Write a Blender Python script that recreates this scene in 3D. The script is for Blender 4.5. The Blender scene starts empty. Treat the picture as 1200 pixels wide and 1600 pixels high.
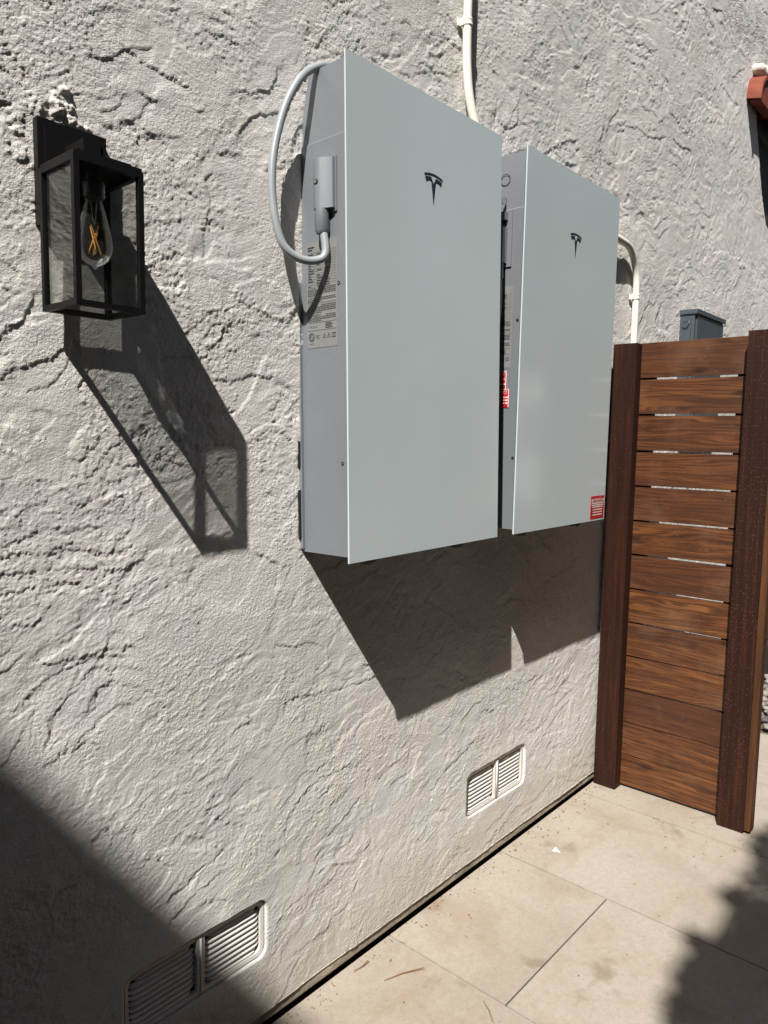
import bpy, bmesh, math, random
import numpy as np
from mathutils import Vector, Matrix
random.seed(7)
SC = bpy.context.scene
COL = SC.collection

# ------------------------------------------------------------------ camera, sky, sun, exposure
CAM = (-1.1824, -1.299, 1.4333)
cd = bpy.data.cameras.new('camera'); co = bpy.data.objects.new('camera', cd); COL.objects.link(co)
Rr = Vector((0.66023787, -0.75087376, 0.01656936)); Ru = Vector((0.06526633, 0.07933822, 0.99470888)); Rf = Vector((0.74821538, 0.65566305, -0.10138887))
M = Matrix.Identity(4)
for i in range(3):
    M[i][0] = Rr[i]; M[i][1] = Ru[i]; M[i][2] = -Rf[i]; M[i][3] = CAM[i]
co.matrix_world = M
cd.sensor_fit = 'VERTICAL'; cd.sensor_height = 24.0; cd.lens = 24.0 * 1153.14 / 1600.0
cd.clip_start = 0.02; cd.clip_end = 2000
SC.camera = co
SUN = Vector((-2.31, -1.0, 3.19)).normalized()          # towards the sun
w = bpy.data.worlds.new('World'); SC.world = w; w.use_nodes = True
nt = w.node_tree; bg = nt.nodes['Background']
sk = nt.nodes.new('ShaderNodeTexSky'); sk.sky_type = 'NISHITA'; sk.sun_disc = False
sk.sun_elevation = math.asin(SUN.z); sk.sun_rotation = math.atan2(SUN.x, SUN.y)
nt.links.new(sk.outputs[0], bg.inputs[0]); bg.inputs[1].default_value = 0.05
sl = bpy.data.lights.new('sun', 'SUN'); sl.energy = 5.0; sl.angle = math.radians(0.53); sl.color = (1.0, 0.965, 0.915)
so = bpy.data.objects.new('sun', sl); COL.objects.link(so); so.rotation_euler = SUN.to_track_quat('Z', 'Y').to_euler(); so.location = SUN * 12
SC.view_settings.view_transform = 'Standard'; SC.view_settings.look = 'None'; SC.view_settings.gamma = 1
SC.view_settings.use_curve_mapping = False
SC.view_settings.exposure = 1.0

# ------------------------------------------------------------------ node helpers
class NB:
    def __init__(s, name):
        s.m = bpy.data.materials.new(name); s.m.use_nodes = True; s.t = s.m.node_tree
        s.b = s.t.nodes['Principled BSDF']; s.out = s.t.nodes['Material Output']
    def n(s, typ, **k):
        o = s.t.nodes.new(typ)
        for a, v in k.items(): setattr(o, a, v)
        return o
    def l(s, a, b): s.t.links.new(a, b)
    def coord(s, scale=(1, 1, 1), rot=(0, 0, 0), rnd=0.0):
        tc = s.n('ShaderNodeTexCoord'); mp = s.n('ShaderNodeMapping'); mp.inputs['Scale'].default_value = scale; mp.inputs['Rotation'].default_value = rot
        src = tc.outputs['Object']
        if rnd:
            oi = s.n('ShaderNodeObjectInfo'); mu = s.n('ShaderNodeVectorMath', operation='SCALE'); mu.inputs[0].default_value = (1.0, 1.7, 2.3)
            mm = s.n('ShaderNodeMath', operation='MULTIPLY'); mm.inputs[1].default_value = rnd; s.l(oi.outputs['Random'], mm.inputs[0]); s.l(mm.outputs[0], mu.inputs['Scale'])
            ad = s.n('ShaderNodeVectorMath', operation='ADD'); s.l(src, ad.inputs[0]); s.l(mu.outputs[0], ad.inputs[1]); src = ad.outputs[0]
        s.l(src, mp.inputs[0]); return mp.outputs[0]
    def noise(s, vec, scale, detail=3, rough=.5, dist=0.0):
        o = s.n('ShaderNodeTexNoise'); o.inputs['Scale'].default_value = scale; o.inputs['Detail'].default_value = detail
        o.inputs['Roughness'].default_value = rough; o.inputs['Distortion'].default_value = dist; s.l(vec, o.inputs['Vector']); return o.outputs['Fac']
    def ramp(s, fac, stops):
        r = s.n('ShaderNodeValToRGB'); e = r.color_ramp.elements
        while len(e) < len(stops): e.new(.5)
        for x, (p, c) in zip(e, stops):
            x.position = p; x.color = (c[0], c[1], c[2], 1) if not isinstance(c, float) else (c, c, c, 1)
        s.l(fac, r.inputs[0]); return r.outputs[0]
    def mix(s, fac, a, b, mode='MIX'):
        o = s.n('ShaderNodeMix', data_type='RGBA', blend_type=mode)
        for i, v in ((0, fac), (6, a), (7, b)):
            if hasattr(v, 'is_linked') or hasattr(v, 'links'): s.l(v, o.inputs[i])
            else: o.inputs[i].default_value = v if i == 0 else (v[0], v[1], v[2], 1)
        return o.outputs[2]
    def bump(s, h, dist=.001, strength=1.0, prev=None):
        o = s.n('ShaderNodeBump'); o.inputs['Distance'].default_value = dist; o.inputs['Strength'].default_value = strength; s.l(h, o.inputs['Height'])
        if prev: s.l(prev, o.inputs['Normal'])
        return o.outputs[0]
    def set(s, col=None, rough=None, metal=None, spec=None, normal=None, coat=None, coat_rough=None):
        for k, v in (('Base Color', col), ('Roughness', rough), ('Metallic', metal), ('Specular IOR Level', spec), ('Normal', normal), ('Coat Weight', coat), ('Coat Roughness', coat_rough)):
            if v is None: continue
            if hasattr(v, 'links'): s.l(v, s.b.inputs[k])
            elif k == 'Base Color': s.b.inputs[k].default_value = (v[0], v[1], v[2], 1)
            else: s.b.inputs[k].default_value = v
        return s.m

def mat_stucco():
    b = NB('painted_stucco'); v = b.coord()
    big = b.noise(v, 1.6, 3, .55)
    col = b.ramp(big, [(.30, (.555, .535, .505)), (.5, (.605, .578, .543)), (.72, (.63, .585, .57))])
    col = b.mix(b.ramp(b.noise(v, 6.5, 2, .4, .4), [(.52, .0), (.60, .55)]), col, (.535, .545, .53))
    col = b.mix(b.ramp(b.noise(v, 30, 4, .7), [(.35, .35), (.6, .0)]), col, (.50, .475, .44))
    st = b.noise(v, 5.0, 6, .65, .6)
    col = b.mix(b.ramp(st, [(.55, 0.0), (.78, .35)]), col, (.50, .455, .385))
    # warmer, darker tint along the foot of the wall
    sep = b.n('ShaderNodeSeparateXYZ'); b.l(v, sep.inputs[0])
    ft = b.noise(v, 9, 4, .6)
    ad = b.n('ShaderNodeMath', operation='MULTIPLY_ADD'); ad.inputs[1].default_value = -.22; b.l(ft, ad.inputs[0]); b.l(sep.outputs[2], ad.inputs[2])
    col = b.mix(b.ramp(ad.outputs[0], [(.0, .45), (.12, .0)]), col, (.40, .35, .28))
    fine = b.noise(v, 330, 4, .7); fine2 = b.noise(v, 150, 4, .6)
    zone = b.ramp(b.noise(v, 4.5, 3, .6), [(.44, .30), (.60, 1.0)])
    mz = b.n('ShaderNodeMath', operation='MULTIPLY'); b.l(fine2, mz.inputs[0]); b.l(zone, mz.inputs[1])
    # raked trowel lines
    mp = b.n('ShaderNodeMapping'); mp.inputs['Rotation'].default_value = (0, .42, 0); b.l(v, mp.inputs[0])
    mp2 = b.n('ShaderNodeMapping'); mp2.inputs['Scale'].default_value = (9, 9, 330); b.l(mp.outputs[0], mp2.inputs[0])
    rk = b.noise(mp2.outputs[0], 1.0, 3, .6); rz = b.ramp(b.noise(v, 3.1, 2, .5), [(.5, 0.0), (.6, 1.0)])
    mr = b.n('ShaderNodeMath', operation='MULTIPLY'); b.l(rk, mr.inputs[0]); b.l(rz, mr.inputs[1])
    nr = b.bump(mz.outputs[0], .0038, 1.0); nr = b.bump(fine, .0015, 1.0, nr); nr = b.bump(mr.outputs[0], .0008, 1.0, nr)
    return b.set(col, .9, spec=.2, normal=nr)
def mat_vent():
    b = NB('vent_paint'); v = b.coord(); f = b.noise(v, 60, 4)
    return b.set(b.ramp(f, [(.3, (.54, .52, .485)), (.7, (.61, .59, .56))]), .55, normal=b.bump(b.noise(v, 300, 2), .0003))
def mat_plain(name, col, rough=.6, metal=0.0, spec=.5, var=.12, scale=30, bump=0.0, bscale=300, coat=None):
    b = NB(name); v = b.coord(); f = b.noise(v, scale, 4, .6)
    lo = tuple(c * (1 - var) for c in col); hi = tuple(min(1, c * (1 + var)) for c in col)
    nr = b.bump(b.noise(v, bscale, 2), bump) if bump else None
    return b.set(b.ramp(f, [(.3, lo), (.7, hi)]), rough, metal, spec, nr, coat)
def mat_silver():
    b = NB('silver_powder_coat'); v = b.coord(); f = b.noise(v, 900, 2, .7); g = b.noise(v, 3, 3)
    c = b.ramp(f, [(.25, (.150, .168, .188)), (.62, (.200, .218, .238)), (.75, (.33, .35, .37))])
    c = b.mix(b.ramp(g, [(.35, .0), (.7, .3)]), c, (.21, .222, .23))
    return b.set(c, .42, .35, .5, b.bump(f, .0002))
def mat_frost():
    b = NB('back_painted_glass'); v = b.coord(); g = b.noise(v, 1.5, 3, .5)
    dust = b.noise(v, 14, 5, .7, .8)
    c = b.ramp(g, [(.3, (.415, .468, .478)), (.7, (.455, .505, .512))])
    c = b.mix(b.ramp(dust, [(.5, .0), (.8, .12)]), c, (.45, .44, .42))
    r = b.ramp(dust, [(.4, .10), (.75, .2)])
    return b.set(c, .5, spec=.3, coat=1.0, coat_rough=r)
def mat_glass(name, tint, gloss=1.0, milk=0.0):
    b = NB(name); t = b.t
    for n_ in list(t.nodes):
        if n_ != b.out: t.nodes.remove(n_)
    tr = b.n('ShaderNodeBsdfTransparent'); gl = b.n('ShaderNodeBsdfGlossy'); gl.inputs['Roughness'].default_value = .02
    tc = b.n('ShaderNodeTexCoord'); sm = b.noise(tc.outputs['Object'], 25, 4, .6)
    b.l(b.ramp(sm, [(.35, tuple(x * .9 for x in tint)), (.65, tint)]), tr.inputs[0])
    gsh = gl.outputs[0]
    if milk:
        df = b.n('ShaderNodeBsdfDiffuse'); df.inputs[0].default_value = (.75, .76, .76, 1); m2 = b.n('ShaderNodeMixShader'); m2.inputs[0].default_value = milk; b.l(gl.outputs[0], m2.inputs[1]); b.l(df.outputs[0], m2.inputs[2]); gsh = m2.outputs[0]
    fr = b.n('ShaderNodeFresnel'); fr.inputs[0].default_value = 1.45
    mm = b.n('ShaderNodeMath', operation='MULTIPLY'); mm.inputs[1].default_value = gloss; b.l(fr.outputs[0], mm.inputs[0])
    mx = b.n('ShaderNodeMixShader'); b.l(mm.outputs[0], mx.inputs[0]); b.l(tr.outputs[0], mx.inputs[1]); b.l(gsh, mx.inputs[2])
    b.l(mx.outputs[0], b.out.inputs[0]); return b.m
def mat_board():
    b = NB('stained_cedar'); v0 = b.coord((1, 1, 1), rnd=9.0)
    mp = b.n('ShaderNodeMapping'); mp.inputs['Scale'].default_value = (14, 1.6, 60); b.l(v0, mp.inputs[0])
    mp2 = b.n('ShaderNodeMapping'); mp2.inputs['Scale'].default_value = (2, .9, 9); b.l(v0, mp2.inputs[0])
    warp = b.noise(mp2.outputs[0], 1.0, 3, .5)
    ad = b.n('ShaderNodeVectorMath', operation='MULTIPLY_ADD'); cmb = b.n('ShaderNodeCombineXYZ'); b.l(warp, cmb.inputs[2])
    b.l(cmb.outputs[0], ad.inputs[0]); ad.inputs[1].default_value = (0, 0, 9); b.l(mp.outputs[0], ad.inputs[2])
    gr = b.noise(ad.outputs[0], 1.0, 5, .65); gr2 = b.noise(ad.outputs[0], 3.2, 2, .6)
    c = b.ramp(gr, [(.28, (.026, .0105, .0045)), (.50, (.118, .041, .0125)), (.72, (.19, .078, .026))])
    c = b.mix(b.ramp(gr2, [(.44, 0.0), (.56, .7)]), c, (.024, .009, .004))
    oi = b.n('ShaderNodeObjectInfo')
    c = b.mix(b.ramp(oi.outputs['Random'], [(0.0, .0), (.5, .2), (1.0, .75)]), c, (.040, .014, .008))
    kv = b.n('ShaderNodeMapping'); kv.inputs['Scale'].default_value = (2, 3.2, 9); b.l(v0, kv.inputs[0]); kn = b.n('ShaderNodeTexVoronoi'); kn.inputs['Scale'].default_value = 1.0; b.l(kv.outputs[0], kn.inputs['Vector'])
    c = b.mix(b.ramp(kn.outputs['Distance'], [(.05, .85), (.13, .0)]), c, (.018, .007, .004))
    pale = b.noise(v0, 4, 4, .6); c = b.mix(b.ramp(pale, [(.52, .0), (.75, .28)]), c, (.20, .115, .065))
    sp = b.n('ShaderNodeTexVoronoi'); sp.inputs['Scale'].default_value = 38; b.l(v0, sp.inputs['Vector'])
    c = b.mix(b.ramp(sp.outputs['Distance'], [(.03, .5), (.07, .0)]), c, (.32, .22, .13))
    return b.set(c, b.ramp(gr, [(.3, .55), (.7, .40)]), spec=.35, normal=b.bump(gr, .0012, .8))
def mat_post(name='incised_post', tone=(.0215, .0066, .0032)):
    b = NB(name); v0 = b.coord(rnd=3.0)
    mp = b.n('ShaderNodeMapping'); mp.inputs['Scale'].default_value = (60, 60, 2.2); b.l(v0, mp.inputs[0])
    gr = b.noise(mp.outputs[0], 1.0, 5, .65, .3)
    t = tone
    c = b.ramp(gr, [(.3, tuple(x * .55 for x in t)), (.55, t), (.75, (t[0] * 2.3, t[1] * 2.1, t[2] * 1.8))])
    mp3 = b.n('ShaderNodeMapping'); mp3.inputs['Scale'].default_value = (6, 115, 62); b.l(v0, mp3.inputs[0])
    vo = b.n('ShaderNodeTexVoronoi'); vo.inputs['Scale'].default_value = 1.0; vo.inputs['Randomness'].default_value = .55; b.l(mp3.outputs[0], vo.inputs['Vector'])
    big = b.noise(v0, 6, 3, .6)
    dots = b.ramp(vo.outputs['Distance'], [(.11, 1.0), (.19, 0.0)])
    amt = b.mix(1.0, dots, b.ramp(big, [(.36, .16), (.60, .42)]), 'MULTIPLY')
    c = b.mix(amt, c, (.13, .082, .055))
    return b.set(c, .65, spec=.18, normal=b.bump(dots, .0012, .7, b.bump(gr, .0012, .9)))
def mat_paver():
    b = NB('limestone_porcelain'); v0 = b.coord(rnd=23.0)
    a = b.noise(v0, 2.2, 5, .6, .4); f = b.noise(v0, 60, 5, .7); s_ = b.noise(v0, 4.5, 6, .62, .8)
    c = b.ramp(a, [(.3, (.248, .216, .174)), (.5, (.285, .250, .206)), (.7, (.305, .272, .230))])
    c = b.mix(b.ramp(s_, [(.50, 0.0), (.70, .55)]), c, (.22, .155, .100))
    c = b.mix(b.ramp(f, [(.35, .25), (.6, .0)]), c, (.155, .132, .105))
    mp = b.n('ShaderNodeMapping'); mp.inputs['Scale'].default_value = (10, 34, 10); mp.inputs['Rotation'].default_value = (0, 0, .5); b.l(v0, mp.inputs[0])
    vein = b.noise(mp.outputs[0], 1.0, 4, .65); c = b.mix(b.ramp(vein, [(.58, 0.0), (.74, .3)]), c, (.30, .278, .24))
    blot = b.noise(v0, 7.0, 3, .5, .3); c = b.mix(b.ramp(blot, [(.62, .0), (.72, .55)]), c, (.135, .10, .064))
    grit = b.noise(v0, 240, 4, .75); c = b.mix(b.ramp(grit, [(.34, .22), (.46, .0)]), c, (.10, .08, .06)); c = b.mix(b.ramp(grit, [(.6, .0), (.74, .35)]), c, (.42, .39, .34))
    vo = b.n('ShaderNodeTexVoronoi'); vo.inputs['Scale'].default_value = 26; b.l(v0, vo.inputs['Vector'])
    c = b.mix(b.ramp(vo.outputs['Distance'], [(.035, .7), (.06, 0.0)]), c, (.12, .085, .055))
    return b.set(c, .62, spec=.35, normal=b.bump(grit, .0006, .8, b.bump(f, .0009, .7)))

STUCCO = mat_stucco(); VENT = mat_vent(); VENTF = mat_plain('vent_frame_paint', (.50, .475, .435), .7, 0, .3, .08, 40, .0006, 220); SILVER = mat_silver(); FROST = mat_frost(); BOARD = mat_board(); POST = mat_post(); PAVER = mat_paver()
CEDAR = mat_post('cedar_trim', (.062, .025, .010))
BLACK = mat_plain('black_powder_coat', (.0045, .004, .004), .5, 0, .22, .2, 40, .0003, 500)
VOID = mat_plain('black_plastic_and_shade', (.008, .008, .009), .6)  # black plastic parts, and painted shade in hollows and under the urn
CABLE = mat_plain('grey_cable_jacket', (.235, .255, .265), .42, 0, .5, .06, 30, .0001)
CAST = mat_silver(); CAST.name = 'cast_aluminium'
CONDUIT = mat_plain('painted_conduit', (.66, .63, .55), .45, 0, .4, .06, 25, .0003, 200)
GREYBOX = mat_plain('grey_enclosure_paint', (.044, .056, .066), .45, 0, .5, .12, 20, .0002)
STEEL = mat_plain('bright_screw_steel', (.45, .45, .46), .3, 1.0)
LABELM = mat_plain('label_film', (.165, .165, .160), .5, 0, .4, .05, 40)
INK = mat_plain('black_ink', (.018, .020, .024), .5)
INK2 = mat_plain('faded_ink', (.050, .050, .052), .6)
RED = mat_plain('red_sticker', (.36, .010, .014), .4)
WHITE = mat_plain('white_print', (.62, .60, .58), .5)
EMB = mat_plain('emblem_ink', (.014, .018, .026), .35)
CONC = mat_plain('weathered_concrete', (.30, .255, .195), .85, 0, .2, .35, 14, .002, 90)
SOIL = mat_plain('garden_soil', (.09, .065, .045), .95, 0, .1, .3, 8, .004, 60)
BED = mat_plain('joint_mortar', (.05, .038, .028), .95, 0, .1, .3, 30, .001, 200)
TERRA = mat_plain('terracotta', (.17, .045, .026), .75, 0, .2, .25, 12, .001, 120)
MORTAR = mat_plain('mortar', (.52, .48, .42), .9, 0, .1, .15, 30, .002, 100)
DARKWOOD = mat_plain('dark_painted_wood', (.035, .022, .017), .6, 0, .3, .3, 12, .001, 80)
GREYWOOD = mat_plain('grey_painted_wood', (.075, .068, .066), .6, 0, .3, .2, 12, .001, 80)
GPANE = mat_glass('lantern_glass', (.978, .985, .978), .45); GBULB = mat_glass('bulb_glass', (.985, .985, .98), .9, .55)
FILA = mat_plain('amber_filament', (.85, .38, .05), .5)
SOCK = mat_plain('socket_grey', (.10, .105, .11), .4, .6)
LEAFM = mat_plain('leaf_green', (.055, .095, .03), .5, 0, .4, .3, 9)

# ------------------------------------------------------------------ mesh helpers
def link(name, me, mat, parent=None, smooth=False):
    o = bpy.data.objects.new(name, me); COL.objects.link(o)
    if mat: me.materials.append(mat)
    if smooth:
        me.polygons.foreach_set('use_smooth', [True] * len(me.polygons))
    if parent is not None: o.parent = parent
    return o
def bm_obj(name, bm, mat, parent=None, smooth=False, bevel=0.0, seg=2, auto=None):
    if bevel:
        bmesh.ops.bevel(bm, geom=[e for e in bm.edges if len(e.link_faces) == 2 and e.calc_face_angle(0) > .5], offset=bevel, segments=seg, affect='EDGES', profile=.5, clamp_overlap=True)
    bmesh.ops.recalc_face_normals(bm, faces=bm.faces)
    me = bpy.data.meshes.new(name); bm.to_mesh(me); bm.free()
    o = link(name, me, mat, parent, smooth)
    if smooth and auto is not None: me.set_sharp_from_angle(angle=auto)
    return o
def add_box(bm, a, b):
    x0, y0, z0 = a; x1, y1, z1 = b
    vs = [bm.verts.new(p) for p in [(x0, y0, z0), (x1, y0, z0), (x1, y1, z0), (x0, y1, z0), (x0, y0, z1), (x1, y0, z1), (x1, y1, z1), (x0, y1, z1)]]
    for f in [(0, 3, 2, 1), (4, 5, 6, 7), (0, 1, 5, 4), (1, 2, 6, 5), (2, 3, 7, 6), (3, 0, 4, 7)]: bm.faces.new([vs[i] for i in f])
def box(name, a, b, mat, parent=None, bevel=0.0, seg=2):
    bm = bmesh.new(); add_box(bm, a, b); return bm_obj(name, bm, mat, parent, bool(bevel), bevel, seg, .6 if bevel else None)
def add_tube(bm, pts, rad, n=12, cap=True):
    pts = [Vector(p) for p in pts]; rs = rad if isinstance(rad, (list, tuple)) else [rad] * len(pts)
    rings = []; prev = None
    for i, p in enumerate(pts):
        t = (pts[min(i + 1, len(pts) - 1)] - pts[max(i - 1, 0)]).normalized()
        if prev is None:
            u = t.orthogonal().normalized()
        else:
            u = (prev - t * prev.dot(t)).normalized()
        prev = u; v = t.cross(u)
        rings.append([bm.verts.new(p + (u * math.cos(2 * math.pi * k / n) + v * math.sin(2 * math.pi * k / n)) * rs[i]) for k in range(n)])
    for a, b in zip(rings, rings[1:]):
        for k in range(n): bm.faces.new((a[k], a[(k + 1) % n], b[(k + 1) % n], b[k]))
    if cap: bm.faces.new(rings[0][::-1]); bm.faces.new(rings[-1])
def tube(name, pts, rad, mat, parent=None, n=14):
    bm = bmesh.new(); add_tube(bm, pts, rad, n); return bm_obj(name, bm, mat, parent, True, auto=.9)
def spline(P, k=8):
    P = [Vector(p) for p in P]; out = []
    for i in range(len(P) - 1):
        p0 = P[max(i - 1, 0)]; p1 = P[i]; p2 = P[i + 1]; p3 = P[min(i + 2, len(P) - 1)]
        for j in range(k):
            t = j / k; out.append(.5 * ((2 * p1) + (p2 - p0) * t + (2 * p0 - 5 * p1 + 4 * p2 - p3) * t * t + (3 * p1 - p0 - 3 * p2 + p3) * t ** 3))
    out.append(P[-1]); return out
def add_poly(bm, pts2, f, depth):
    """extruded polygon: pts2 mapped by f(u,v,d) -> 3d"""
    a = [bm.verts.new(f(u, v, 0)) for u, v in pts2]; b = [bm.verts.new(f(u, v, depth)) for u, v in pts2]
    bm.faces.new(a); bm.faces.new(b[::-1]); n = len(a)
    for i in range(n): bm.faces.new((a[i], b[i], b[(i + 1) % n], a[(i + 1) % n]))
def thing(name, label, cat, loc=(0, 0, 0), rot=(0, 0, 0), group=None):
    o = bpy.data.objects.new(name, None); COL.objects.link(o); o.location = loc; o.rotation_euler = rot; o.empty_display_size = .1
    return tag(o, label, cat, group)
def tag(o, label, cat, group=None):
    o['label'] = label; o['category'] = cat
    if group: o['group'] = group
    return o
def text_verts(bm, s, size, org, U, V, align='LEFT', squash=1.0):
    cu = bpy.data.curves.new('lettering', 'FONT'); cu.body = s; cu.size = size; cu.align_x = align; cu.resolution_u = 2
    o = bpy.data.objects.new('lettering', cu); COL.objects.link(o)
    bpy.context.view_layer.update()
    dg = bpy.context.evaluated_depsgraph_get(); me = bpy.data.meshes.new_from_object(o.evaluated_get(dg))
    U = Vector(U); V = Vector(V); org = Vector(org)
    base = [bm.verts.new(org + U * v.co.x * squash + V * v.co.y) for v in me.vertices]
    for p in me.polygons:
        try: bm.faces.new([base[i] for i in p.vertices])
        except ValueError: pass
    bpy.data.objects.remove(o); bpy.data.curves.remove(cu); bpy.data.meshes.remove(me)
def quad(bm, org, U, V, u0, v0, u1, v1):
    org = Vector(org); U = Vector(U); V = Vector(V)
    bm.faces.new([bm.verts.new(org + U * a + V * b_) for a, b_ in ((u0, v0), (u1, v0), (u1, v1), (u0, v1))])

# ------------------------------------------------------------------ numpy noise
def pnoise(x, y, seed):
    rs = np.random.RandomState(seed); perm = rs.permutation(1024).astype(np.int32); ang = rs.rand(1024).astype(np.float32) * 2 * np.pi
    gx = np.cos(ang); gy = np.sin(ang)
    xi = np.floor(x).astype(np.int32); yi = np.floor(y).astype(np.int32); xf = (x - xi).astype(np.float32); yf = (y - yi).astype(np.float32)
    u = xf * xf * xf * (xf * (xf * 6 - 15) + 10); v = yf * yf * yf * (yf * (yf * 6 - 15) + 10)
    def g(ix, iy, fx, fy):
        h = perm[(perm[ix & 1023] + iy) & 1023]; return gx[h] * fx + gy[h] * fy
    a = g(xi, yi, xf, yf); b = g(xi + 1, yi, xf - 1, yf); c = g(xi, yi + 1, xf, yf - 1); d = g(xi + 1, yi + 1, xf - 1, yf - 1)
    return ((a + u * (b - a)) + v * ((c + u * (d - c)) - (a + u * (b - a)))) * 1.5
def sst(a, b, x):
    t = np.clip((x - a) / (b - a), 0, 1); return t * t * (3 - 2 * t)
def fbm(x, y, seed, oct=3, gain=.5):
    r = 0; a = 1.0; f = 1.0
    for i in range(oct): r = r + a * pnoise(x * f, y * f, seed + i * 7); a *= gain; f *= 2.03
    return r

VENTS = [(-.471, -.107, .186, .326), (.738, 1.094, .196, .338)]
def stucco_height(X, Z):
    X = X.astype(np.float32); Z = Z.astype(np.float32)
    low = sst(1.55, .9, Z) * sst(3.0, 1.2, X)                       # calmer, raked zone below the batteries
    wx = X + .035 * pnoise(X * 5, Z * 5, 1) ; wz = Z + .035 * pnoise(X * 5, Z * 5, 2)
    h = .004 * fbm(X * 1.6, Z * 1.6, 3, 2)
    rough = sst(-.04, .16, fbm(wx * 4.6, wz * 4.6, 5, 4) + .07 * (1 - low) - .05 * low)
    # direction field of the trowel strokes
    th = .35 + .9 * pnoise(X * .9, Z * .9, 11) * (1 - .6 * low) + .9 * sst(1.2, 2.4, X) * sst(1.4, 2.2, Z)
    def rotc(theta): c = np.cos(theta); s = np.sin(theta); return c, s
    jag = .009 * pnoise(X * 30, Z * 30, 21) + .007 * pnoise(X * 85, Z * 85, 22) + .0045 * pnoise(X * 190, Z * 190, 23)
    jag = jag * (.55 + .75 * rough)
    # overlapping trowel coats: slow slope then a ragged drop
    for k, (t0, fr, A, st) in enumerate([(.22, 3.4, .0019, 2.8), (-.28, 4.4, .0016, 2.0), (1.15, 4.2, .0011, 2.2), (.50, 6.5, .0013, 2.3), (.12, 9.5, .0008, 2.3)]):
        c, s = math.cos(t0), math.sin(t0)
        a = (wx * c + wz * s); b = (-wx * s + wz * c) + jag * (1.0 if k < 3 else .7)
        n = fbm(a * fr / st, b * fr, 31 + k * 13, 2, .4) * 2.6 + b * fr * .45
        f = n - np.floor(n)
        m = sst(-.02, .18, pnoise(X * 4.8 + 9 * k, Z * 4.8, 61 + k) + .3 * pnoise(X * 22, Z * 22, 65 + k))
        drop = sst(.965, .995, f)
        sg = -1.0 if k == 2 else 1.0
        h = h + sg * A * (drop - f) * m * (1 - .25 * low)
        if k < 3: h = h + .0009 * np.exp(-((f - .985) / .014) ** 2) * m * sst(-.2, .3, pnoise(X * 14, Z * 14, 75 + k))
    # clumpy knocked-down aggregate
    c, s = np.cos(th), np.sin(th)
    a = (X * c + Z * s); b = (-X * s + Z * c)
    cl = pnoise(wx * 110, wz * 150, 81) + .7 * pnoise(X * 200, Z * 240, 82) + .12
    cl2 = pnoise(wx * 66, wz * 100, 84) + .7 * pnoise(X * 150, Z * 190, 85) - .1
    h = h + rough * (.0005 * sst(.30, .42, cl) + .0008 * sst(.24, .34, cl2) - .0003 * sst(.30, .42, -cl)) * (1 - .30 * low)
    
    # oblique flakes in the raked zone
    c2, s2 = math.cos(.42), math.sin(.42); a2 = X * c2 + Z * s2; b2 = -X * s2 + Z * c2
    fl = pnoise(a2 * 26 + .5 * cl, b2 * 70, 91) + .7 * pnoise(a2 * 60, b2 * 150, 92)
    h = h + .0007 * sst(.24, .34, fl) * sst(-.05, .3, pnoise(X * 5, Z * 5, 93)) * (.35 + .65 * low)
    # trowel striations on smooth land
    h = h + (1 - rough) * .00028 * pnoise(a2 * 7, b2 * 240, 95) * (.4 + .6 * low) + (1 - rough) * .00022 * pnoise(X * 10, Z * 210, 96) * (1 - low)
    # overall sandy float finish
    h = h + .00020 * pnoise(X * 190, Z * 190, 97)
    # broken plaster round the lantern plate
    for (px, pz, r, A) in [(-.560, 1.985, .022, .016), (-.535, 1.968, .016, .013), (-.575, 1.963, .018, -.006), (-.515, 1.962, .010, .010), (-.548, 2.015, .010, .012), (-.632, 1.925, .013, .007), (-.645, 1.945, .018, -.005), (-.626, 1.890, .011, .006), (-.660, 1.91, .02, .004), (-.63, 1.950, .012, .005), (-.60, 1.972, .014, .005)]:
        d = np.hypot(X - px, (Z - pz) * (.7 + .6 * (A > .006))) / r + .55 * pnoise(X * 55 + px * 99, Z * 55, 99) + .3 * pnoise(X * 130, Z * 130, 101)
        h = h + A * .55 * sst(1.1, .5, d) * (.75 + .5 * pnoise(X * 120, Z * 120, 100))
    # one long lipped patch edge crossing above the lantern, one left of the lantern shadow
    # foundation vents sit in rounded recesses
    for (x0, x1, z0, z1) in VENTS:
        cx, cz, hx, hz, rr = (x0 + x1) / 2, (z0 + z1) / 2, (x1 - x0) / 2, (z1 - z0) / 2, .022
        qx = np.maximum(np.abs(X - cx) - hx + rr, 0); qz = np.maximum(np.abs(Z - cz) - hz + rr, 0); d = np.hypot(qx, qz) - rr
        m = sst(.004, .0, d); h = h * (1 - sst(.05, .0, d) * .55) ; h = h * (1 - m) - .020 * m
    return h
def wall_edge(Z):
    return np.interp(Z, [0, 2.45, 2.72, 2.95, 3.09, 3.28, 3.42, 3.50, 3.56, 3.75, 6], [5.1, 4.6, 3.705, 3.52, 3.445, 3.37, 3.32, 3.35, 3.62, 4.6, 5.1])
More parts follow.
